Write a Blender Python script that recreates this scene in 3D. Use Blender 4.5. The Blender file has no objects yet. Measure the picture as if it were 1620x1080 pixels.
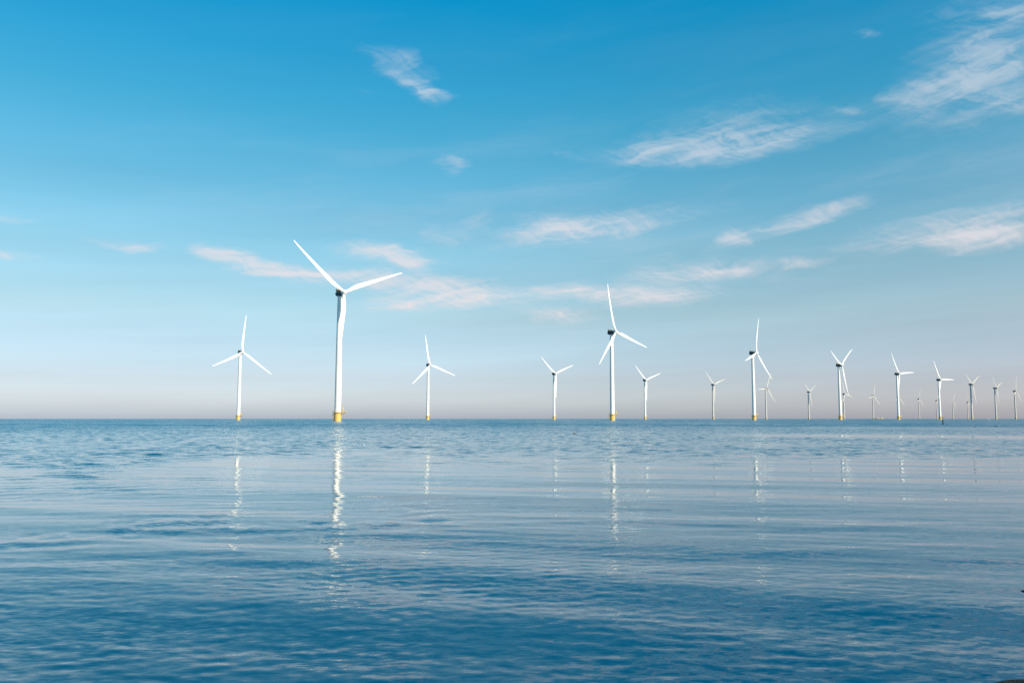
import bpy, bmesh, math, random
import numpy as np
from mathutils import Vector, Matrix
R = math.radians
random.seed(7)
rng = np.random.default_rng(11)
scene = bpy.context.scene
col = scene.collection

# ------------------------------------------------------------------ camera
CAM_H, FOC, HORIZ = 1.6, 1292.0, 662.3          # eye height (m), focal length and horizon row of a 1620x1080 frame
TILT = math.atan((HORIZ - 540) / FOC)
cam_d = bpy.data.cameras.new('camera')
cam_d.sensor_width = 36.0
cam_d.lens = FOC / 1620 * 36.0
cam_d.clip_start, cam_d.clip_end = 0.1, 200000
cam = bpy.data.objects.new('camera', cam_d)
col.objects.link(cam)
cam.location = (0, 0, CAM_H)
cam.rotation_euler = (math.pi / 2 + TILT, 0, 0)
scene.camera = cam
scene.view_settings.view_transform = 'Standard'
scene.view_settings.look = 'None'
scene.view_settings.exposure = 0
scene.cycles.max_bounces = 6
scene.cycles.use_denoising = False

def ray_angles(px, py):
    """azimuth (right positive) and elevation of a line of sight"""
    u, v = (px - 810) / FOC, (540 - py) / FOC
    y = math.cos(TILT) - v * math.sin(TILT)
    z = math.sin(TILT) + v * math.cos(TILT)
    return math.atan2(u, y), math.atan2(z, math.hypot(u, y))

def on_water(px, py):
    az, el = ray_angles(px, py)
    d = CAM_H / math.tan(-el)
    return Vector((d * math.sin(az), d * math.cos(az), 0))

def in_air(px, py, d):
    az, el = ray_angles(px, py)
    return Vector((d * math.sin(az), d * math.cos(az), CAM_H + d * math.tan(el)))

# ------------------------------------------------------------------ helpers
def tag(o, label=None, cat=None, group=None, kind=None):
    for k, v in (('label', label), ('category', cat), ('group', group), ('kind', kind)):
        if v: o[k] = v
    return o

def empty(name, loc=(0, 0, 0), rz=0.0):
    o = bpy.data.objects.new(name, None)
    o.empty_display_size = 1
    o.location = loc
    o.rotation_euler = (0, 0, rz)
    col.objects.link(o)
    return o

def obj(name, bm, mat, parent=None, smooth=True, angle=40):
    me = bpy.data.meshes.new(name)
    bmesh.ops.recalc_face_normals(bm, faces=bm.faces[:])
    if smooth:
        for f in bm.faces: f.smooth = True
        for e in bm.edges:
            if len(e.link_faces) == 2 and e.calc_face_angle(0) > R(angle): e.smooth = False
    bm.to_mesh(me); bm.free()
    me.materials.append(mat)
    o = bpy.data.objects.new(name, me)
    col.objects.link(o)
    o.parent = parent
    return o

def lathe(bm, prof, n=32, axis='Z', cap=True, off=(0, 0, 0)):
    """prof: (radius, position along the axis)"""
    rings = []
    for r, z in prof:
        ring = []
        for i in range(n):
            a = 2 * math.pi * i / n
            c, s = r * math.cos(a), r * math.sin(a)
            p = (c, s, z) if axis == 'Z' else (c, z, s)
            ring.append(bm.verts.new((p[0] + off[0], p[1] + off[1], p[2] + off[2])))
        rings.append(ring)
    for a, b in zip(rings, rings[1:]):
        for i in range(n):
            bm.faces.new((a[i], a[(i + 1) % n], b[(i + 1) % n], b[i]))
    if cap:
        bm.faces.new(rings[0]); bm.faces.new(rings[-1])

def tube(bm, pts, r, n=8):
    """a round bar through the points; r may be a list"""
    pts = [Vector(p) for p in pts]
    rr = r if isinstance(r, (list, tuple)) else [r] * len(pts)
    rings = []
    for i, p in enumerate(pts):
        d = (pts[min(i + 1, len(pts) - 1)] - pts[max(i - 1, 0)]).normalized()
        ref = Vector((0, 0, 1)) if abs(d.z) < .9 else Vector((1, 0, 0))
        a = d.cross(ref).normalized(); b = d.cross(a)
        rings.append([bm.verts.new(p + a * rr[i] * math.cos(2 * math.pi * k / n) + b * rr[i] * math.sin(2 * math.pi * k / n)) for k in range(n)])
    for a, b in zip(rings, rings[1:]):
        for i in range(n):
            bm.faces.new((a[i], a[(i + 1) % n], b[(i + 1) % n], b[i]))
    bm.faces.new(rings[0]); bm.faces.new(rings[-1])

def box(bm, c, s, bevel=0.0, rot=None):
    m = Matrix.Translation(c) @ (rot if rot else Matrix.Identity(4)) @ Matrix.Diagonal((s[0], s[1], s[2], 1))
    res = bmesh.ops.create_cube(bm, size=1, matrix=m)
    if bevel:
        es = list({e for v in res['verts'] for e in v.link_edges})
        bmesh.ops.bevel(bm, geom=es, offset=bevel, segments=2, affect='EDGES', profile=.5)

# ------------------------------------------------------------------ node helpers
class NT:
    def __init__(s, tree): s.t = tree; s.n = tree.nodes; s.l = tree.links
    def node(s, typ, **kw):
        n = s.n.new(typ)
        for k, v in kw.items(): setattr(n, k, v)
        return n
    def put(s, sock, v):
        if isinstance(v, bpy.types.NodeSocket): s.l.new(v, sock)
        else: sock.default_value = v
    def math(s, op, a, b=None, c=None, clamp=False):
        n = s.node('ShaderNodeMath', operation=op, use_clamp=clamp)
        s.put(n.inputs[0], a)
        if b is not None: s.put(n.inputs[1], b)
        if c is not None: s.put(n.inputs[2], c)
        return n.outputs[0]
    def vmath(s, op, a, b=None):
        n = s.node('ShaderNodeVectorMath', operation=op)
        s.put(n.inputs[0], a)
        if b is not None:
            s.put(n.inputs[3 if op == 'SCALE' else 1], b)
        return n.outputs[0]
    def sep(s, v):
        n = s.node('ShaderNodeSeparateXYZ'); s.put(n.inputs[0], v); return n.outputs
    def comb(s, x, y, z):
        n = s.node('ShaderNodeCombineXYZ')
        for i, v in enumerate((x, y, z)): s.put(n.inputs[i], v)
        return n.outputs[0]
    def mapping(s, v, loc=(0, 0, 0), rot=(0, 0, 0), scale=(1, 1, 1), typ='TEXTURE'):
        n = s.node('ShaderNodeMapping', vector_type=typ)
        s.put(n.inputs[0], v)
        n.inputs['Location'].default_value = loc; n.inputs['Rotation'].default_value = rot; n.inputs['Scale'].default_value = scale
        return n.outputs[0]
    def noise(s, v, scale=1, detail=3, rough=.5, dist=0, out=0):
        n = s.node('ShaderNodeTexNoise')
        s.put(n.inputs['Vector'], v)
        n.inputs['Scale'].default_value = scale; n.inputs['Detail'].default_value = detail
        n.inputs['Roughness'].default_value = rough; n.inputs['Distortion'].default_value = dist
        return n.outputs[out]
    def maprange(s, v, a, b, c=0, d=1, smooth=False):
        n = s.node('ShaderNodeMapRange', interpolation_type='SMOOTHSTEP' if smooth else 'LINEAR')
        s.put(n.inputs[0], v)
        for i, x in enumerate((a, b, c, d)): s.put(n.inputs[i + 1], x)
        return n.outputs[0]
    def mix(s, f, a, b, blend='MIX'):
        n = s.node('ShaderNodeMix', data_type='RGBA', blend_type=blend, clamp_factor=True)
        s.put(n.inputs[0], f); s.put(n.inputs[6], a); s.put(n.inputs[7], b)
        return n.outputs[2]
    def ramp(s, f, stops):
        n = s.node('ShaderNodeValToRGB'); s.put(n.inputs[0], f)
        e = n.color_ramp.elements
        while len(e) < len(stops): e.new(.5)
        for i, (p, c) in enumerate(stops):
            e[i].position = p
        for i, (p, c) in enumerate(stops):
            e[i].color = (*c, 1)
        return n.outputs[0]

def material(name, base, rough=.5, spec=.5, var=.06, scale=.6, metallic=0.0, streak=False, dirt=None):
    m = bpy.data.materials.new(name); m.use_nodes = True
    t = NT(m.node_tree); p = m.node_tree.nodes['Principled BSDF']
    tc = t.node('ShaderNodeTexCoord').outputs['Object']
    v = t.mapping(tc, scale=(1, 1, 6) if streak else (1, 1, 1))
    n = t.noise(v, scale=scale, detail=5, rough=.6)
    d = tuple(c * (1 - 3 * var) for c in base) if dirt is None else dirt
    f = t.maprange(n, .35, .75, 0, 1)
    c = t.mix(f, (*base, 1), (*d, 1))
    t.l.new(c, p.inputs['Base Color'])
    t.l.new(t.maprange(n, .3, .7, rough * .85, min(1, rough * 1.2)), p.inputs['Roughness'])
    p.inputs['Specular IOR Level'].default_value = spec
    p.inputs['Metallic'].default_value = metallic
    return m

M_white = material('turbine_white_paint', (.92, .905, .885), rough=.42, var=.025, scale=.25, streak=True)
M_blade = material('blade_gelcoat', (.92, .905, .885), rough=.35, var=.02, scale=.2)
M_yellow = material('signal_yellow_paint', (.84, .55, .15), rough=.5, var=.09, scale=.5, streak=True, dirt=(.68, .41, .10))
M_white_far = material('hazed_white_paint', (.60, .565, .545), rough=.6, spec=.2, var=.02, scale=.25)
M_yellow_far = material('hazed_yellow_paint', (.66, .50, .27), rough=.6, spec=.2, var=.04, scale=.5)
M_dark_far = material('hazed_shaded_grey_shell', (.13, .145, .165), rough=.6, spec=.2, var=.03, scale=.4)  # far nacelle: shade and haze both mixed into the grey
M_yrail = material('yellow_rail_paint', (.80, .55, .12), rough=.5, var=.05, scale=1)
M_nac = material('nacelle_shaded_grey_shell', (.055, .075, .10), rough=.5, var=.06, scale=.4)  # grey shell, darkened in the colour for the shade of rotor and hub
M_cool = material('nacelle_cooler_black', (.03, .035, .045), rough=.6, var=.05, scale=1)
M_deck = material('deck_grating', (.62, .45, .18), rough=.7, var=.08, scale=2)
M_black = material('marker_black_paint', (.022, .022, .024), rough=.6, var=.08, scale=3)
M_rust = material('marker_rusty_band', (.16, .06, .03), rough=.7, var=.12, scale=4)
M_dark_feather = material('dark_feathers', (.045, .04, .038), rough=.7, var=.12, scale=9)
M_white_feather = material('white_feathers', (.75, .74, .72), rough=.7, var=.04, scale=8)
M_grey_feather = material('grey_feathers', (.30, .31, .33), rough=.7, var=.06, scale=8)
M_beak = material('orange_beak', (.55, .25, .05), rough=.5, var=.04, scale=8)
M_hull = material('vessel_hull_paint', (.55, .36, .24), rough=.5, var=.08, scale=.4)
M_cabin = material('vessel_cabin_paint', (.80, .74, .66), rough=.5, var=.05, scale=.5)
M_glass = material('vessel_window_glass', (.03, .04, .05), rough=.15, var=.02, scale=1)

# wet basalt for the shore rocks
def rock_material():
    m = bpy.data.materials.new('wet_basalt'); m.use_nodes = True
    t = NT(m.node_tree); p = m.node_tree.nodes['Principled BSDF']
    tc = t.node('ShaderNodeTexCoord').outputs['Object']
    n = t.noise(tc, scale=6, detail=8, rough=.65)
    t.l.new(t.ramp(n, [(.3, (.008, .009, .010)), (.6, (.022, .024, .026)), (.8, (.05, .05, .045))]), p.inputs['Base Color'])
    t.l.new(t.maprange(n, .3, .7, .35, .8), p.inputs['Roughness'])
    b = t.node('ShaderNodeBump'); b.inputs['Strength'].default_value = .6; b.inputs['Distance'].default_value = .03
    t.l.new(t.noise(tc, scale=14, detail=6, rough=.6), b.inputs['Height']); t.l.new(b.outputs[0], p.inputs['Normal'])
    return m
M_rock = rock_material()

# ------------------------------------------------------------------ sky and sun
SUN_EL, SUN_AZ = R(22), R(130)                   # azimuth clockwise from +Y (the line of sight)
world = bpy.data.worlds.new('World'); scene.world = world; world.use_nodes = True
W = NT(world.node_tree); bg = world.node_tree.nodes['Background']
sky = W.node('ShaderNodeTexSky', sky_type='NISHITA', sun_disc=False)
sky.sun_elevation, sky.sun_rotation = SUN_EL, SUN_AZ
sky.altitude, sky.air_density, sky.dust_density, sky.ozone_density = 0, 1.0, 1.0, 1.5
g = W.node('ShaderNodeTexCoord').outputs['Generated']
gx, gy, gz = W.sep(g)
el = W.math('ARCSINE', gz)
az = W.math('ARCTAN2', gx, gy)
K = 2.4
stops = [(0, (1.50, 1.70, 2.58)), (2.75, (1.20, 1.27, 1.72)), (7.2, (1.24, 1.37, 1.37)), (11.6, (1.08, 1.53, 1.46)),
         (20, (.40, 1.61, 1.68)), (28, (.02, 1.60, 1.95)), (40, (.02, 1.4, 1.75)), (60, (.03, 1.25, 1.55))]
grade = W.ramp(W.math('DIVIDE', el, R(60), clamp=True), [(e / 60, tuple(x / K for x in c)) for e, c in stops])
base = W.vmath('MULTIPLY', sky.outputs[0], W.vmath('SCALE', grade, K))
# thicker, warmer haze towards the right
hz = W.maprange(az, R(5), R(38), 0, 1, smooth=True)
hz = W.math('MULTIPLY', hz, W.maprange(el, R(1), R(24), 1, .35))
base = W.vmath('SCALE', base, W.maprange(az, R(-34), R(8), .89, 1, smooth=True))
base = W.vmath('MULTIPLY', base, W.mix(hz, (1, 1, 1, 1), (1.10, 1.02, 1.03, 1)))

# slightly uneven haze in the lower sky
hn = W.noise(W.mapping(W.comb(az, el, 3.0), rot=(0, 0, R(3)), scale=(.55, .045, 1)), scale=1, detail=4, rough=.55)
hn = W.math('MULTIPLY', W.maprange(hn, .25, .75, -.07, .07), W.maprange(el, R(9), R(20), 1, .25))
base = W.vmath('SCALE', base, W.math('ADD', hn, 1.0))
# cirrus: soft patches (centre, half length, half height in frame pixels, tilt, weight) broken up by streaked noise
clouds = [
 (362,402,46,12,-3,.95),(410,424,90,14,-9,.85),(530,436,140,14,0,.72),(608,401,72,16,-6,1.1),(645,412,38,13,-18,.9),(730,466,120,24,-1,1.2),(640,482,100,15,3,.65),(600,446,130,30,0,.25),
 (22,348,32,6,6,.5),(190,384,40,9,3,.6),(238,394,36,7,0,.45),(4,401,38,8,-4,.7),(55,510,60,9,0,.35),(500,521,60,7,0,.3),(30,430,40,5,0,.25),
 (618,92,70,18,-8,.5),(655,104,40,22,-30,.35),(650,134,56,16,-26,.85),(692,150,36,9,-4,.5),(575,137,30,6,-18,.28),(718,256,36,18,25,.8),(770,250,30,9,20,.2),(885,243,34,6,-10,.28),
 (758,345,52,20,32,.4),(850,370,160,34,0,.42),(940,360,200,40,6,.22),(1000,352,150,24,8,.5),(885,355,55,15,-10,.45),(690,375,30,30,40,.25),
 (1140,208,190,48,4,.28),(1130,230,185,24,2,.60),(1225,228,105,20,3,.5),(1050,238,100,16,2,.4),(1170,190,120,34,4,.30),(1040,260,90,10,-4,.2),
 (1340,174,30,8,-9,.55),(1375,51,26,6,-6,.5),(1588,18,60,9,-10,.4),
 (1540,130,120,72,16,.30),(1525,110,100,38,20,.46),(1590,84,95,55,22,.45),(1432,152,34,14,4,.30),(1560,180,160,50,5,.28),(1612,160,34,13,-10,.6),
 (1560,253,45,17,0,.32),(1255,352,105,16,14,.7),(1310,336,50,11,20,.5),(1162,372,34,13,-22,.5),
 (1530,362,155,28,2,.85),(1590,374,75,17,0,.5),(1455,384,60,9,5,.38),
 (1140,424,125,16,0,.9),(1280,415,38,8,0,.4),(1315,396,50,8,0,.22),(1250,442,64,8,0,.3),(1450,305,60,8,6,.22),
 (985,456,125,22,0,.72),(1050,472,100,16,3,.68),(885,498,70,13,2,.85),(915,460,75,14,0,.42),(1040,405,140,14,4,.28),
 # beyond the frame, so that a shifted view and the reflections see more of the same sky
 (-260,330,180,24,6,.6),(-520,180,200,40,12,.5),(1900,210,220,40,10,.7),(2150,380,220,30,2,.6),(1250,-260,260,60,12,.6),(420,-340,240,50,-10,.45),(1750,-150,240,60,20,.7),
]
flat = W.comb(az, el, 0.0)
w1 = W.noise(W.mapping(flat, scale=(.10, .035, 1), rot=(0, 0, R(10))), scale=1, detail=4, rough=.6, out=1)
w1 = W.vmath('SUBTRACT', w1, (.5, .5, .5))
warp = W.vmath('ADD', flat, W.vmath('MULTIPLY', w1, (.08, .028, 0)))
tot = None
for cx, cy, hl, hh, ang, wt in clouds:
    a0, e0 = ray_angles(cx, cy)
    n = W.node('ShaderNodeTexGradient', gradient_type='SPHERICAL')
    k = 1.45
    W.l.new(W.mapping(warp, loc=(a0, e0, 0), rot=(0, 0, R(ang)), scale=(hl * k / FOC, hh * k / FOC, 1)), n.inputs[0])
    if tot is None: tot = W.math('MULTIPLY', n.outputs[1], wt)
    else: tot = W.math('MULTIPLY_ADD', n.outputs[1], wt, tot)
fw = W.noise(W.mapping(flat, scale=(.30, .12, 1)), scale=1, detail=3, rough=.5, out=1)
curl = W.vmath('ADD', warp, W.vmath('MULTIPLY', W.vmath('SUBTRACT', fw, (.5, .5, .5)), (.05, .05, 0)))
fib = W.noise(W.mapping(curl, rot=(0, 0, R(10)), scale=(.11, .0085, 1)), scale=1, detail=7, rough=.60)
fib2 = W.noise(W.mapping(curl, rot=(0, 0, R(-26)), scale=(.07, .0055, 1)), scale=1, detail=6, rough=.58)
puff = W.noise(W.mapping(warp, scale=(.07, .028, 1)), scale=1, detail=5, rough=.55)
tex = W.math('ADD', W.math('MULTIPLY', fib, .42), W.math('ADD', W.math('MULTIPLY', fib2, .28), W.math('MULTIPLY', puff, .42)))
tex = W.maprange(tex, .38, .74, 0, 1)
tot = W.math('MINIMUM', tot, 1.0)
dens = W.math('MULTIPLY', tot, W.math('MULTIPLY_ADD', tex, 1.15, .22))
dens = W.maprange(dens, .07, 1.1, 0, 1, smooth=True)
# a faint veil everywhere in the lower sky
veil = W.noise(W.mapping(warp, rot=(0, 0, R(5)), scale=(.5, .07, 1)), scale=1, detail=6, rough=.6)
veil = W.math('MULTIPLY', W.maprange(veil, .42, .78, 0, .20, smooth=True), W.maprange(el, R(4), R(14), .4, 1))
veil = W.math('MULTIPLY', veil, W.maprange(az, R(-32), R(2), .15, 1))
veil = W.math('MULTIPLY', veil, W.maprange(el, R(16), R(23), 1, .15))
cov = W.math('MAXIMUM', W.math('MULTIPLY', dens, W.maprange(el, R(9), R(17), .86, .56)), veil)
cov = W.math('MULTIPLY', cov, W.maprange(el, R(2), R(6.5), 0, 1, smooth=True))
ccol = W.ramp(W.maprange(el, R(4), R(26), 0, 1), [(0, (.84, .765, .785)), (.45, (.81, .77, .80)), (1, (.66, .74, .80))])
skyc = W.mix(cov, base, W.vmath('SCALE', ccol, 10.0))
W.l.new(skyc, bg.inputs[0])
bg.inputs[1].default_value = 0.1

sun_d = bpy.data.lights.new('sun', 'SUN')
sun_d.energy, sun_d.angle, sun_d.color = 5.0, R(.53), (1.0, .845, .61)
sun = bpy.data.objects.new('sun', sun_d); col.objects.link(sun)
sd = Vector((math.sin(SUN_AZ) * math.cos(SUN_EL), math.cos(SUN_AZ) * math.cos(SUN_EL), math.sin(SUN_EL)))
sun.rotation_euler = sd.to_track_quat('Z', 'Y').to_euler()
sun.location = sd * 200

# ------------------------------------------------------------------ water
def vnoise(x, y, seed):
    """smooth value noise, numpy"""
    r = np.random.default_rng(seed); tab = r.random((64, 64))
    xi, yi = np.floor(x).astype(int), np.floor(y).astype(int)
    fx, fy = x - xi, y - yi
    fx, fy = fx * fx * (3 - 2 * fx), fy * fy * (3 - 2 * fy)
    g = lambda a, b: tab[a % 64, b % 64]
    return (g(xi, yi) * (1 - fx) + g(xi + 1, yi) * fx) * (1 - fy) + (g(xi, yi + 1) * (1 - fx) + g(xi + 1, yi + 1) * fx) * fy
def sstep(a, b, x):
    t = np.clip((x - a) / (b - a), 0, 1); return t * t * (3 - 2 * t)

def ruffle_field(r, az):
    """how wind-ruffled the surface is: glassy near the shore, rippled offshore, with slicks and cat's-paws"""
    lr = np.log(np.maximum(r, .5)); a = np.degrees(az)
    n1 = vnoise(a / 9 + 3, lr * 3.2, 1); n2 = vnoise(a / 3.5, lr * 8, 2); n3 = vnoise(a / 1.3, lr * 18, 3)
    n = .5 * n1 + .32 * n2 + .18 * n3
    edge = 36 + 7 * (a / 30)                                       # where the breeze starts
    f = sstep(-.32, .38, lr - np.log(edge) + (n - .5) * .9)
    # slicks far out to the right
    f *= 1 - .88 * np.exp(-((lr - np.log(84)) / .10) ** 2) * sstep(11, 19, a + (n2 - .5) * 6)
    f *= 1 - .45 * np.exp(-((lr - np.log(160)) / .16) ** 2) * sstep(14, 24, a)
    f = np.maximum(f, .62 * np.exp(-((lr - np.log(13.2 + (n1 - .5) * 2)) / .12) ** 2) * sstep(.42, .62, n2 * .6 + n3 * .4) * sstep(2, -10, a))
    f = np.maximum(f, .50 * np.exp(-((lr - np.log(20)) / .30) ** 2) * sstep(-14, -28, a) * sstep(.3, .7, n))
    f = np.maximum(f, .55 * np.exp(-((lr - np.log(33)) / .06) ** 2) * sstep(.4, .6, n2) * sstep(-4, 4, a) * sstep(26, 14, a))
    f = np.maximum(f, .30 * sstep(9.5, 6.5, r) * sstep(.35, .75, n))
    return f

COLS_IN, COLS_OUT = 1000, 48
a_in = np.linspace(R(-50), R(50), COLS_IN)
a_out = np.linspace(R(50), R(310), COLS_OUT + 2)[1:-1]
AZ = np.concatenate([a_in, a_out]); NA = len(AZ)
rad = [0.6, 1.2, 1.8, 2.4]
while rad[-1] < 300: rad.append(rad[-1] + min(.012 + .0050 * rad[-1], .26))
while rad[-1] < 900: rad.append(rad[-1] * 1.012)
while rad[-1] < 90000: rad.append(rad[-1] * 1.12)
RAD = np.array(rad); NR = len(RAD)
rr, aa = np.meshgrid(RAD, AZ, indexing='ij')
X = rr * np.sin(aa); Y = rr * np.cos(aa)
ruf = ruffle_field(rr, np.where(aa > math.pi, aa - 2 * math.pi, aa))
inside = np.ones(NA); inside[COLS_IN:] = 0; inside[:14] = np.linspace(0, 1, 14); inside[COLS_IN - 14:COLS_IN] = np.linspace(1, 0, 14)
fade = (1 - sstep(210, 300, rr)) * inside[None, :]
Z = np.zeros_like(X)
def waves(n, l0, l1, slope, head, spread, px=1.0):
    z = np.zeros_like(X)
    for i in range(n):
        lam = l0 * (l1 / l0) ** rng.random()
        th = R(head) + R(spread) * rng.normal()
        k = 2 * math.pi / lam
        amp = slope * math.sqrt(2 / n) / k
        # dont draw waves that the grid is too coarse for
        z += amp * np.sin(k * (X * math.sin(th) + Y * math.cos(th)) + rng.random() * 6.283)
    return z
grp = .55 + .9 * vnoise(X / 5.0 + 9, Y / 3.0, 21)
grp2 = .5 + 1.0 * vnoise(X / 4.0 + 2, Y / 6.0, 22)
swell = waves(4, 4.5, 9.0, .007, 190, 7) + waves(10, 1.2, 3.2, .015, 192, 9) * grp * (1 - .5 * sstep(11, 20, rr)) + waves(18, .45, 1.1, .013, 189, 13) * grp2 * (1 - .75 * sstep(12, 28, rr))
lap = (waves(20, .11, .30, .036, 197, 22) + waves(12, .14, .34, .024, 163, 16)) * (.2 + 1.3 * vnoise(X / 1.6 + 4, Y / .9, 23)) * (1 - sstep(7, 15, rr))
swell = swell + lap + waves(6, 1.0, 2.8, .021, 198, 12) * vnoise(X / 3.5 + 7, Y / 2.5, 24) * (1 - sstep(8, 13, rr))
chop = waves(14, 1.6, 4.0, .010, 158, 26) + waves(40, .6, 1.4, .10, 160, 36) * (.85 + .4 * vnoise(X / 6, Y / 9, 31)) * (1 - .5 * sstep(120, 250, rr))
Z = (swell * (1 - .5 * sstep(40, 120, rr)) + chop * ruf * sstep(6, 16, rr)) * fade
verts = np.stack([X, Y, Z], -1).reshape(-1, 3)
idx = np.arange(NR * NA).reshape(NR, NA)
nx = np.roll(idx, -1, 1)
quads = np.stack([idx[:-1], nx[:-1], nx[1:], idx[1:]], -1).reshape(-1, 4)[:, ::-1]
centre = len(verts)
verts = np.vstack([verts, [[0, 0, 0]]])
tris = np.stack([np.full(NA, centre), nx[0], idx[0]], -1)
me = bpy.data.meshes.new('water')
nq, ntri = len(quads), len(tris)
me.vertices.add(len(verts)); me.vertices.foreach_set('co', verts.astype(np.float32).ravel())
me.loops.add(nq * 4 + ntri * 3); me.polygons.add(nq + ntri)
me.loops.foreach_set('vertex_index', np.concatenate([quads.ravel(), tris.ravel()]).astype(np.int32))
ls = np.concatenate([np.arange(nq) * 4, nq * 4 + np.arange(ntri) * 3]).astype(np.int32)
me.polygons.foreach_set('loop_start', ls)
me.polygons.foreach_set('use_smooth', np.ones(nq + ntri, dtype=bool))
at = me.attributes.new('ruffle', 'FLOAT', 'POINT')
at.data.foreach_set('value', np.append(ruf.ravel(), 0).astype(np.float32))
me.update(calc_edges=True); me.validate()
water = bpy.data.objects.new('water', me); col.objects.link(water)
tag(water, 'calm blue sea water with small ripples reaching to the horizon', kind='structure')

def water_material():
    m = bpy.data.materials.new('sea_water'); m.use_nodes = True
    t = NT(m.node_tree); p = m.node_tree.nodes['Principled BSDF']
    geo = t.node('ShaderNodeNewGeometry')
    pos = geo.outputs['Position']; nor = geo.outputs['Normal']
    at = t.node('ShaderNodeAttribute', attribute_type='GEOMETRY', attribute_name='ruffle')
    ruf = at.outputs['Fac']
    dist = t.vmath('LENGTH', pos) if False else None
    ln = t.node('ShaderNodeVectorMath', operation='LENGTH'); t.l.new(pos, ln.inputs[0]); dist = ln.outputs['Value']
    half = (.5, .5, .5)
    def slopes(rot, dims, k, detail=2, rough=.55):
        c = t.noise(t.mapping(pos, rot=(0, 0, R(rot)), scale=dims), scale=1, detail=detail, rough=rough, out=1)
        return t.vmath('MULTIPLY', t.vmath('SUBTRACT', c, half), (k[0], k[1], 0))
    patch = t.noise(t.mapping(pos, rot=(0, 0, R(-8)), scale=(6, 2.2, 1)), scale=1, detail=3)
    patch = t.maprange(patch, .3, .72, .35, 1.5)
    s1 = t.vmath('SCALE', t.vmath('ADD', slopes(9, (.10, .045, .1), (.30, .26), detail=3), slopes(-18, (.26, .10, .2), (.26, .22), detail=3)), patch)
    s2 = t.vmath('ADD', slopes(-7, (1.1, .30, .5), (.03, .10)), slopes(9, (3.0, .8, .5), (.015, .05)))
    close = t.maprange(dist, 4.5, 13, .78, .26, smooth=True)
    near = t.math('MULTIPLY_ADD', ruf, 1.05, close)
    s = t.vmath('SCALE', t.vmath('ADD', s1, s2), near)
    # offshore the seen faces of the wavelets are those that lean towards the shore
    far = t.math('MULTIPLY', t.maprange(dist, 35, 240, 0, 1, smooth=True), ruf)
    streak = t.noise(t.mapping(pos, rot=(0, 0, R(4)), scale=(60, 40, 1)), scale=1, detail=5, rough=.65)
    lean = t.math('MULTIPLY_ADD', far, t.maprange(streak, .3, .7, .07, .17), 0.0)
    sf = t.vmath('SCALE', slopes(5, (3.0, 6.0, 1), (.30, .30), detail=3), far)
    shore = t.vmath('SCALE', t.vmath('NORMALIZE', t.vmath('MULTIPLY', pos, (1, 1, 0))), lean)
    s = t.vmath('ADD', t.vmath('ADD', s, sf), shore)
    n = t.vmath('NORMALIZE', t.vmath('SUBTRACT', nor, s))
    t.l.new(n, p.inputs['Normal'])
    deep = t.noise(t.mapping(pos, scale=(14, 5, 1)), scale=1, detail=3)
    t.l.new(t.mix(deep, (.001, .064, .135, 1), (.002, .090, .175, 1)), p.inputs['Base Color'])
    p.inputs['Roughness'].default_value = .03
    p.inputs['IOR'].default_value = 1.34
    return m
water.data.materials.append(water_material())

# ------------------------------------------------------------------ wind turbines
HUB, OVER, BLADE, BEND, ROTOR_TILT, YAW = 95.0, 5.84, 53.2, 3.9, R(4.4), 43.2

def blade_bm():
    """span +Z, leading edge +X, front -Y; slightly bent towards the wind"""
    bm = bmesh.new()
    st = [(1.2,1.15,1,0),(2.6,1.15,1,0),(4.5,1.25,.85,4),(7.5,1.50,.5,9),(10.5,1.70,.34,9),(13.5,1.70,.28,8),(18,1.58,.24,6.5),(24,1.38,.21,5),(30,1.17,.19,3.5),(36,.96,.18,2.4),(42,.76,.17,1.4),(47,.56,.16,.7),(50.5,.42,.16,.3),(52.4,.27,.16,.1),(53.2,.10,.2,0)]
    N = 20; rings = []
    for z, hc, th, tw in st:
        q = z / BLADE
        yb = -BEND * (.35 * q + .65 * q * q)
        circ = max(0, 1 - max(0, z - 2.6) / 5.5)
        ring = []
        for i in range(N):
            a = 2 * math.pi * i / N
            cx, cy = math.cos(a), math.sin(a)
            # aerofoil-like: blunt leading edge at +X, sharp trailing edge at -X
            x = cx * hc
            yy = cy * hc * th * (.62 + .38 * cx if circ < 1 else 1) if circ == 0 else cy * hc * (th * circ + (1 - circ) * th * (.62 + .38 * cx))
            lead = 1.10 if circ == 1 else 1.10 * circ + (1 - circ) * max(.12, 1.02 * (1 - q) ** 0.9)
            x = x - hc + lead                                      # straight leading edge, bulging trailing edge
            ct, s_ = math.cos(R(tw)), math.sin(R(tw))
            ring.append(bm.verts.new((x * ct - yy * s_, x * s_ + yy * ct + yb, z)))
        rings.append(ring)
    for a, b in zip(rings, rings[1:]):
        for i in range(N): bm.faces.new((a[i], a[(i + 1) % N], b[(i + 1) % N], b[i]))
    bm.faces.new(rings[0]); bm.faces.new(rings[-1])
    return bm

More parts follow.
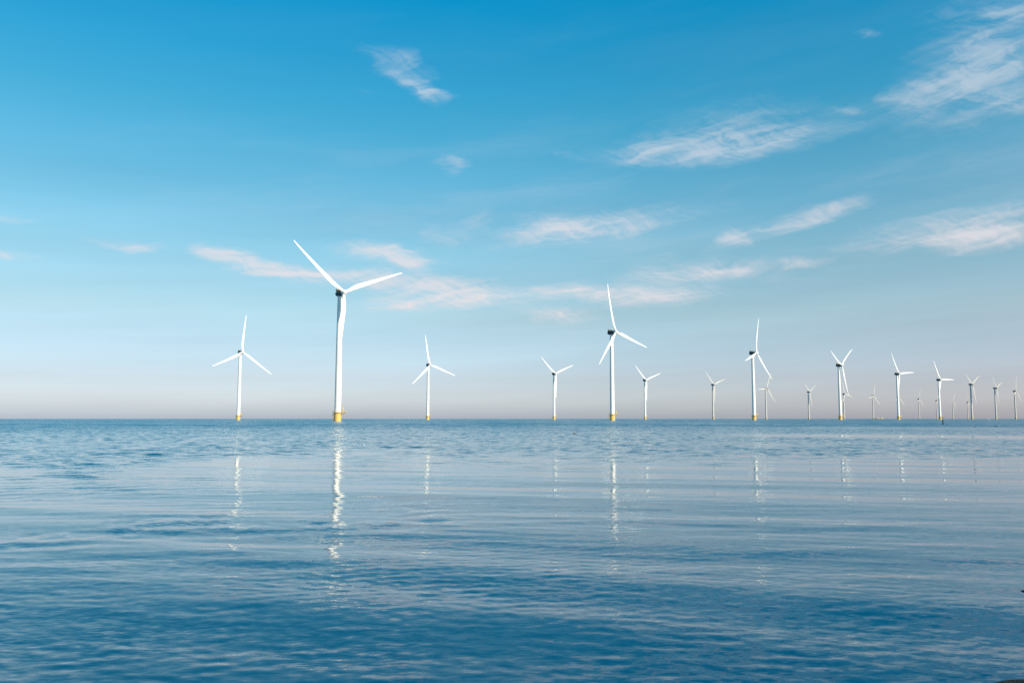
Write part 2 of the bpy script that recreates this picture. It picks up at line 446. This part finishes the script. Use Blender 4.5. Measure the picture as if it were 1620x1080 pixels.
def make_turbine():
    root = empty('wind_turbine')
    # yellow steel foundation standing in the sea
    bm = bmesh.new(); lathe(bm, [(2.72, -6), (2.72, 5.5), (2.86, 5.5), (2.86, 6.05)], 40)
    fnd = obj('foundation', bm, M_yellow, root)
    bm = bmesh.new()                                               # boat landing: two fender tubes and rungs
    for s in (-.55, .55):
        tube(bm, [(-3.55, s, -2), (-3.55, s, 5.2), (-2.7, s, 5.9)], .13)
        tube(bm, [(-3.5, s, 1.1), (-2.6, s, 1.1)], .09); tube(bm, [(-3.5, s, 4.2), (-2.6, s, 4.2)], .09)
    for k in range(14): tube(bm, [(-3.45, -.5, .3 + .38 * k), (-3.45, .5, .3 + .38 * k)], .035, 6)
    obj('ladder', bm, M_yrail, fnd)
    # round work platform with a laydown deck to one side
    bm = bmesh.new(); lathe(bm, [(2.4, 6.06), (3.75, 6.06), (3.75, 6.40), (2.4, 6.40), (2.4, 6.06)], 40, cap=False)
    box(bm, (4.95, -.5, 6.225), (3.1, 3.6, .324))
    for y in (-1.6, .6): tube(bm, [(2.75, y * .6, 4.6), (5.9, y, 6.05)], .12)
    plat = obj('platform', bm, M_deck, root)
    bm = bmesh.new()
    ring = [(3.68 * math.cos(R(d)), 3.68 * math.sin(R(d))) for d in range(35, 326, 10)]
    line = ring + [(3.7, -2.22), (6.42, -2.22), (6.42, 1.22), (3.55, 1.22), ring[0]]
    for h in (7.0, 7.55): tube(bm, [(x, y, h) for x, y in line], .05, 6)
    for x, y in line[:-1:2]: tube(bm, [(x, y, 6.38), (x, y, 7.56)], .05, 6)
    for x in (4.6, 5.5): 
        for y in (-2.22, 1.22): tube(bm, [(x, y, 6.38), (x, y, 7.56)], .05, 6)
    obj('railing', bm, M_yrail, plat)
    # davit crane on the deck
    bm = bmesh.new()
    lathe(bm, [(.42, 6.39), (.42, 6.9), (.26, 7.0), (.24, 9.6), (.3, 9.62), (.3, 10.0)], 16, off=(4.0, -.9, 0))
    tube(bm, [(4.0, -.9, 9.8), (3.95, -1.2, 11.4), (4.15, -1.6, 12.6)], [.22, .18, .14])
    tube(bm, [(4.0, -.9, 10), (4.9, -1.0, 8.5)], .1)
    box(bm, (4.5, -.9, 7.3), (.7, .8, 1.1), .05)
    obj('crane', bm, M_yrail, root)
    # tapered tubular tower with flange seams
    prof = []
    def rad_at(z): return 2.42 + (1.72 - 2.42) * ((z - 6.05) / 86.6) ** 1.5
    for z0, z1 in ((6.05, 27), (27, 50), (50, 72), (72, 92.6)):
        prof += [(rad_at(z0), z0 + .02), (rad_at(z1 - .3), z1 - .3), (rad_at(z1) + .03, z1 - .28), (rad_at(z1) + .03, z1)]
    bm = bmesh.new(); lathe(bm, prof, 48)
    tower = obj('tower', bm, M_white, root)
    # nacelle
    bm = bmesh.new()
    lathe(bm, [(1.2, -4.35), (1.95, -4.15), (2.15, -3.0), (2.15, .5), (2.05, 2.6), (1.85, 4.0), (1.45, 4.5), (.8, 4.62)], 32, axis='Y', off=(0, 0, HUB - .15))
    lathe(bm, [(1.86, 92.62), (1.9, 93.3)], 32)
    nac = obj('nacelle', bm, M_nac, root)
    bm = bmesh.new()
    box(bm, (0, 3.3, HUB + 2.35), (2.9, 1.5, 1.25), .12)
    for x in (-1.1, 1.1): tube(bm, [(x, 3.6, HUB + 2.9), (x, 3.6, HUB + 4.5)], .07)
    tube(bm, [(-1.1, 3.6, HUB + 4.1), (1.1, 3.6, HUB + 4.1)], .06)
    obj('cooler', bm, M_cool, nac)
    bm = bmesh.new()                                               # hoist platform rail on the roof
    for x in (-1.5, 1.5):
        for y in (-1.2, .4, 2.0): tube(bm, [(x, y, HUB + 1.25), (x, y, HUB + 2.9)], .09)
        for h in (2.35, 2.9): tube(bm, [(x, -1.2, HUB + h), (x, 2.2, HUB + h)], .09)
    for h in (2.35, 2.9): tube(bm, [(-1.5, 2.2, HUB + h), (1.5, 2.2, HUB + h)], .09)
    box(bm, (0, .5, HUB + 2.09), (3.0, 3.4, .16))
    obj('hoist_platform', bm, M_yellow, nac)
    # hub and blades; the rotor axis is -Y
    bm = bmesh.new()
    lathe(bm, [(1.2, 1.55), (1.85, 1.5), (2.0, .6), (1.98, -.7), (1.75, -1.6), (1.2, -2.4), (.55, -2.85), (.05, -2.98)], 32, axis='Y')
    hub = obj('hub', bm, M_blade, root)
    hub.location = (0, -OVER, HUB); hub.rotation_euler = (-ROTOR_TILT, 0, 0)
    first = None
    for k in range(3):
        if first is None: b = first = obj('blade', blade_bm(), M_blade, root)
        else:
            b = first.copy(); col.objects.link(b); b.parent = root
    return root

def set_phase(root, deg):
    bl = [c for c in root.children if c.name.split('.')[0] == 'blade']
    for k, b in enumerate(bl):
        b.matrix_local = (Matrix.Translation((0, -OVER, HUB)) @ Matrix.Rotation(-ROTOR_TILT, 4, 'X') @ Matrix.Rotation(R(deg + 120 * k), 4, 'Y'))

def copy_tree(o, parent=None, skip=()):
    c = o.copy(); col.objects.link(c)
    if parent is not None:
        c.parent = parent; c.matrix_parent_inverse = o.matrix_parent_inverse.copy()
    for ch in list(o.children):
        if ch.name.split('.')[0] in skip: continue
        copy_tree(ch, c, skip)
    return c

# azimuth from the shore (rad), distance (m), blade phase, yaw offset, label
front = 'turbines of the near row'
back = 'turbines of the far row'
TURB = [
 (-.2095, 617.8, -51.6, -2.3, 'largest and nearest white wind turbine, its lowest blade hanging in front of the tower', front),
 (.1218, 890.5, -14.3, 2.7, 'second largest white wind turbine, in the middle, its top blade almost straight up', front),
 (.2872, 1212.2, 14.1, 7.3, 'third tallest turbine, its lower right blade ending over a small turbine behind', front),
 (.3810, 1541.6, -65.1, 2.0, 'tall turbine with blades raised in a V, a tiny turbine close at its right', front),
 (.4406, 1891.0, -34.6, -6.7, 'turbine with one blade level to the right and a tiny turbine hidden behind its tower', front),
 (.4812, 2220.1, -30.9, -9.8, 'turbine with one blade level to the right, standing behind the dark marker post', front),
 (.5113, 2550.0, -59.9, -3.7, 'turbine with raised V blades, third from the right edge, tiny turbine at its left side', front),
 (.5334, 2900.6, -50.5, 1.9, 'turbine with raised V blades, second from the right edge of the picture', front),
 (.5509, 3248.0, 15.1, 1.2, 'small turbine at the far right edge, one blade straight up', front),
 (-.3221, 1213.0, 4.9, 5.8, 'white wind turbine farthest left, one blade pointing straight up', back),
 (-.1024, 1433.1, -10.6, -3.7, 'white turbine standing next to the right of the largest one, top blade leaning slightly left', back),
 (.0513, 1708.0, -51.8, -3.1, 'small turbine with raised V blades, left neighbour of the second largest turbine', back),
 (.1610, 2011.2, -49.5, -4.0, 'small turbine with raised V blades, right neighbour of the second largest turbine', back),
 (.2407, 2308.9, -48.9, -2.8, 'small V bladed turbine standing alone, left neighbour of the third tallest turbine', back),
 (.3007, 2633.3, 25.0, -5.4, 'small turbine just below the lower right blade of the third tallest turbine', back),
 (.3475, 3023.5, -56.3, 4.0, 'tiny turbine standing alone left of the tall turbine with wide V blades', back),
 (.3850, 3334.7, -17.8, -2.0, 'tiny turbine close at the right of the tall wide V turbine tower', back),
 (.4151, 3634.3, 18.1, -4.6, 'tiny turbine standing beside the low pale vessel on the horizon', back),
 (.4405, 3947.8, 12.4, -1.0, 'tiny turbine mostly hidden, its blades poking out on both sides of a bigger tower', back),
 (.4610, 4299.0, 13.9, 4.5, 'tiny turbine standing alone left of the marker post, one blade up', back),
 (.4781, 4707.9, 10.0, 6.0, 'tiny turbine tight at the left side of the tower behind the marker post', back),
 (.4935, 4978.3, 28.0, -.4, 'faintest tiny turbine standing alone right of the marker post', back),
 (.5075, 5294.1, -8.0, 6.7, 'tiny turbine tight at the left of the third tower from the right edge', back),
]
proto = make_turbine()
lite = None
for i, (az_, d, ph, da, lab, grp_) in enumerate(TURB):
    if i == 0: t = proto
    elif d < 2300: t = copy_tree(proto)
    else: t = copy_tree(proto, skip=('ladder', 'railing', 'crane', 'cooler', 'hoist_platform'))
    t.location = (d * math.sin(az_), d * math.cos(az_), 0)
    t.rotation_euler = (0, 0, R(YAW + da))
    set_phase(t, ph)
    # the foundation deck faces the same way on every turbine, whatever the nacelle yaw
    for ch in t.children:
        if ch.name.split('.')[0] in ('foundation', 'platform', 'crane', 'tower'): ch.rotation_euler = (0, 0, -R(YAW + da))
    if d > 2300:                                                   # sea haze painted into the paler base colours of the distant ones
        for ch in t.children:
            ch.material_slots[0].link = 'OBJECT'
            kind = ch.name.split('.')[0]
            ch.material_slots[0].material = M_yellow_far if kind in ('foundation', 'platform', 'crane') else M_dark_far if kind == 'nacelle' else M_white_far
    tag(t, lab, 'wind turbine', grp_)

# ------------------------------------------------------------------ marker post in the water
p0 = on_water(1492, 671)
mk = empty('marker_post', p0); tag(mk, 'dark spar marker post standing in the water below the turbines on the right', 'marker')
bm = bmesh.new(); lathe(bm, [(.16, -1), (.17, .25), (.14, .9), (.10, 1.0), (.05, 1.05), (.045, 2.3)], 16); obj('post', bm, M_black, mk)
bm = bmesh.new(); lathe(bm, [(.175, .12), (.2, .16), (.2, .42), (.172, .46)], 16, off=(.12, 0, 0)); obj('float_collar', bm, M_rust, mk)
bm = bmesh.new(); lathe(bm, [(.02, .86), (.2, .9), (.2, 1.18), (.02, 1.22)], 12); obj('topmark', bm, M_black, mk)

# ------------------------------------------------------------------ birds
def bird_body(bm, L, H, Wd, z0):
    prof = [(-.5, .02, .62), (-.42, .18, .55), (-.25, .62, .42), (0, 1, .36), (.22, .92, .36), (.38, .6, .42), (.47, .25, .5), (.5, .03, .52)]
    rings = []
    for x, r, zc in prof:
        rings.append([bm.verts.new((x * L, r * Wd / 2 * math.cos(2 * math.pi * k / 14), z0 + zc * H * .6 + r * H * .36 * math.sin(2 * math.pi * k / 14))) for k in range(14)])
    for a, b in zip(rings, rings[1:]):
        for i in range(14): bm.faces.new((a[i], a[(i + 1) % 14], b[(i + 1) % 14], b[i]))
    bm.faces.new(rings[0]); bm.faces.new(rings[-1])

def swimming_bird(px, py, rz, size, body_mat, wing_mat, label, cat):
    root = empty('water_bird', on_water(px, py), rz); tag(root, label, cat)
    L = size
    bm = bmesh.new(); bird_body(bm, L, L * .42, L * .42, -L * .06)
    tube(bm, [(L * .36, 0, L * .16), (L * .43, 0, L * .28), (L * .46, 0, L * .38), (L * .50, 0, L * .43)], [L * .09, L * .065, L * .06, L * .075], 10)
    tube(bm, [(L * .40, 0, L * .41), (L * .47, 0, L * .455), (L * .56, 0, L * .445), (L * .60, 0, L * .43)], [L * .03, L * .085, L * .07, L * .02], 10)
    obj('body', bm, body_mat, root)
    bm = bmesh.new(); tube(bm, [(L * .58, 0, L * .435), (L * .66, 0, L * .42), (L * .70, 0, L * .415)], [L * .032, L * .022, L * .008], 8); obj('beak', bm, M_beak, root)
    for s in (-1, 1):
        bm = bmesh.new(); tube(bm, [(L * .24, s * L * .17, L * .16), (0, s * L * .20, L * .17), (-L * .3, s * L * .12, L * .20), (-L * .52, s * L * .03, L * .24)], [L * .03, L * .08, L * .06, L * .008], 8)
        obj('wing', bm, wing_mat, root)
    return root
swimming_bird(910, 686.5, R(200), .42, M_dark_feather, M_grey_feather, 'dark bird swimming with a pale flank, left of the second largest turbine', 'bird')
swimming_bird(1576, 675, R(170), .60, M_dark_feather, M_dark_feather, 'dark bird swimming below the second turbine from the right edge', 'bird')
swimming_bird(1542, 675.6, R(90), .42, M_white_feather, M_grey_feather, 'white bird swimming near the right, left of the dark swimming bird', 'bird')
swimming_bird(1433.5, 671.5, R(190), .5, M_dark_feather, M_dark_feather, 'dark speck of a bird swimming left of the marker post', 'bird')

def flying_bird(px, py, d, rz, span, mat, lab, up=.18):
    root = empty('flying_bird', in_air(px, py, d), rz); tag(root, lab, 'bird')
    L = span * .42
    bm = bmesh.new(); bird_body(bm, L, L * .32, L * .28, -L * .08)
    tube(bm, [(L * .40, 0, L * .06), (L * .52, 0, L * .09), (L * .60, 0, L * .08)], [L * .08, L * .085, L * .03], 10)
    obj('body', bm, mat, root)
    for s in (-1, 1):
        bm = bmesh.new()
        st = [(0.03, .30, .0, .05), (.22, .30, up * .8, .08), (.36, .22, up * .75, .02), (.5, .03, up * .35, -.10)]
        rows = []
        for q, ch, zz, xo in st:
            x0 = L * (.12 + xo)
            rows.append([bm.verts.new((x0 + ch * L * .5, s * q * span, zz * span + .02 * L)), bm.verts.new((x0, s * q * span, zz * span + .05 * L)), bm.verts.new((x0 - ch * L * .6, s * q * span, zz * span)), bm.verts.new((x0, s * q * span, zz * span - .005 * L))])
        for a, b in zip(rows, rows[1:]):
            for i in range(4): bm.faces.new((a[i], a[(i + 1) % 4], b[(i + 1) % 4], b[i]))
        bm.faces.new(rows[0]); bm.faces.new(rows[-1])
        obj('wing', bm, mat, root)
    bm = bmesh.new()
    vs = [bm.verts.new(v) for v in ((-L * .42, 0, L * .13), (-L * .66, -L * .12, L * .12), (-L * .70, 0, L * .125), (-L * .66, L * .12, L * .12), (-L * .45, 0, L * .10))]
    for f in ((0, 1, 2), (0, 2, 3), (4, 2, 1), (4, 3, 2), (0, 4, 1), (0, 3, 4)): bm.faces.new([vs[k] for k in f])
    obj('tail', bm, mat, root)
    return root
flying_bird(1470, 601, 420, R(75), 1.2, M_white_feather, 'white gull flying just left of the turbine behind the marker post')
flying_bird(1464, 614.5, 460, R(100), 1.1, M_dark_feather, 'dark bird flying low below the white gull')
flying_bird(1205.5, 631.5, 420, R(80), 1.1, M_white_feather, 'white gull flying low between two turbine towers right of centre')
flying_bird(1262, 267, 330, R(60), .9, M_dark_feather, 'dark bird flying high in the open sky below the long cirrus cloud')

# ------------------------------------------------------------------ vessels on the horizon
def vessel(px, d, length, rz, label, low=False):
    az_, _ = ray_angles(px, 661)
    root = empty('motor_vessel', (d * math.sin(az_), d * math.cos(az_), 0), rz); tag(root, label, 'boat')
    L = length; B = L * .24; D = L * .10
    bm = bmesh.new(); secs = []
    for q in (-.5, -.46, -.25, 0, .22, .38, .47, .5):
        w = B / 2 * (1 if q < .15 else max(.03, 1 - ((q - .15) / .35) ** 2)); w *= .92 if q <= -.46 else 1
        top = D * (1 + .5 * max(0, q) ** 1.5 * 2)
        secs.append([bm.verts.new((q * L, -w, top)), bm.verts.new((q * L * .97, -w * .75, -D * .5)), bm.verts.new((q * L * .97, w * .75, -D * .5)), bm.verts.new((q * L, w, top))])
    for a, b in zip(secs, secs[1:]):
        for i in range(4): bm.faces.new((a[i], a[(i + 1) % 4], b[(i + 1) % 4], b[i]))
    bm.faces.new(secs[0]); bm.faces.new(secs[-1])
    obj('hull', bm, M_cabin if low else M_hull, root)
    hh = L * (.07 if low else .12); cx = L * (.02 if low else -.27)
    bm = bmesh.new(); box(bm, (cx, 0, D + hh / 2), (L * .24, B * .75, hh), L * .01)
    cab = obj('cabin', bm, M_cabin, root)
    bm = bmesh.new()
    box(bm, (cx, 0, D + hh * .68), (L * .242, B * .6, hh * .26)); box(bm, (cx, 0, D + hh * .68), (L * .21, B * .757, hh * .25))
    obj('window', bm, M_glass, cab)
    if not low:
        bm = bmesh.new()
        for k, q in enumerate((-.02, .12, .26)): box(bm, (q * L, 0, D + L * .03), (L * .10, B * .7, L * .055), L * .006)
        obj('hatch', bm, M_cabin, root)
    bm = bmesh.new(); tube(bm, [(cx, 0, D + hh), (cx, 0, D + hh + L * .09)], L * .006); obj('mast', bm, M_cabin, root)
    return root
vessel(1391, 3450, 34, R(172), 'low pale work vessel on the horizon beside a tiny turbine base')
vessel(1563.5, 2600, 7.5, R(165), 'small white motorboat on the horizon left of the second turbine from the right', low=True)

# ------------------------------------------------------------------ shore rocks at the right edge
def rock(loc, size, rz, seed, label, tilt=(0, 0)):
    r_ = random.Random(seed)
    bm = bmesh.new(); bmesh.ops.create_icosphere(bm, subdivisions=4, radius=1)
    planes = []
    for k in range(11):
        v = Vector((r_.gauss(0, 1), r_.gauss(0, 1), r_.gauss(0, .8))).normalized(); planes.append((v, r_.uniform(.62, .9)))
    from mathutils import noise as mn
    for v in bm.verts:
        p = v.co.copy()
        for n, d in planes:
            e = p.dot(n) - d
            if e > 0: p -= n * e * .92
        p += p.normalized() * (.10 * mn.noise(p * 2.3 + Vector((seed, 0, 0))) + .035 * mn.noise(p * 7 + Vector((0, seed, 0))))
        v.co = Vector((p.x * size[0], p.y * size[1], p.z * size[2]))
    o = obj('shore_rock', bm, M_rock, None, angle=50)
    o.location = loc; o.rotation_euler = (tilt[0], tilt[1], rz)
    tag(o, label, 'rock')
    return o
pA = on_water(1652, 939)
rock((pA.x, pA.y, -.02), (.17, .22, .07), R(20), 3, 'dark wet rock tip breaking the surface halfway down the right edge')
pB = on_water(1698, 1092)
rock((pB.x, pB.y, -.055), (.44, .10, .09), R(-14), 8, 'dark wet rock with a pointed end in the bottom right corner', tilt=(0, R(5)))
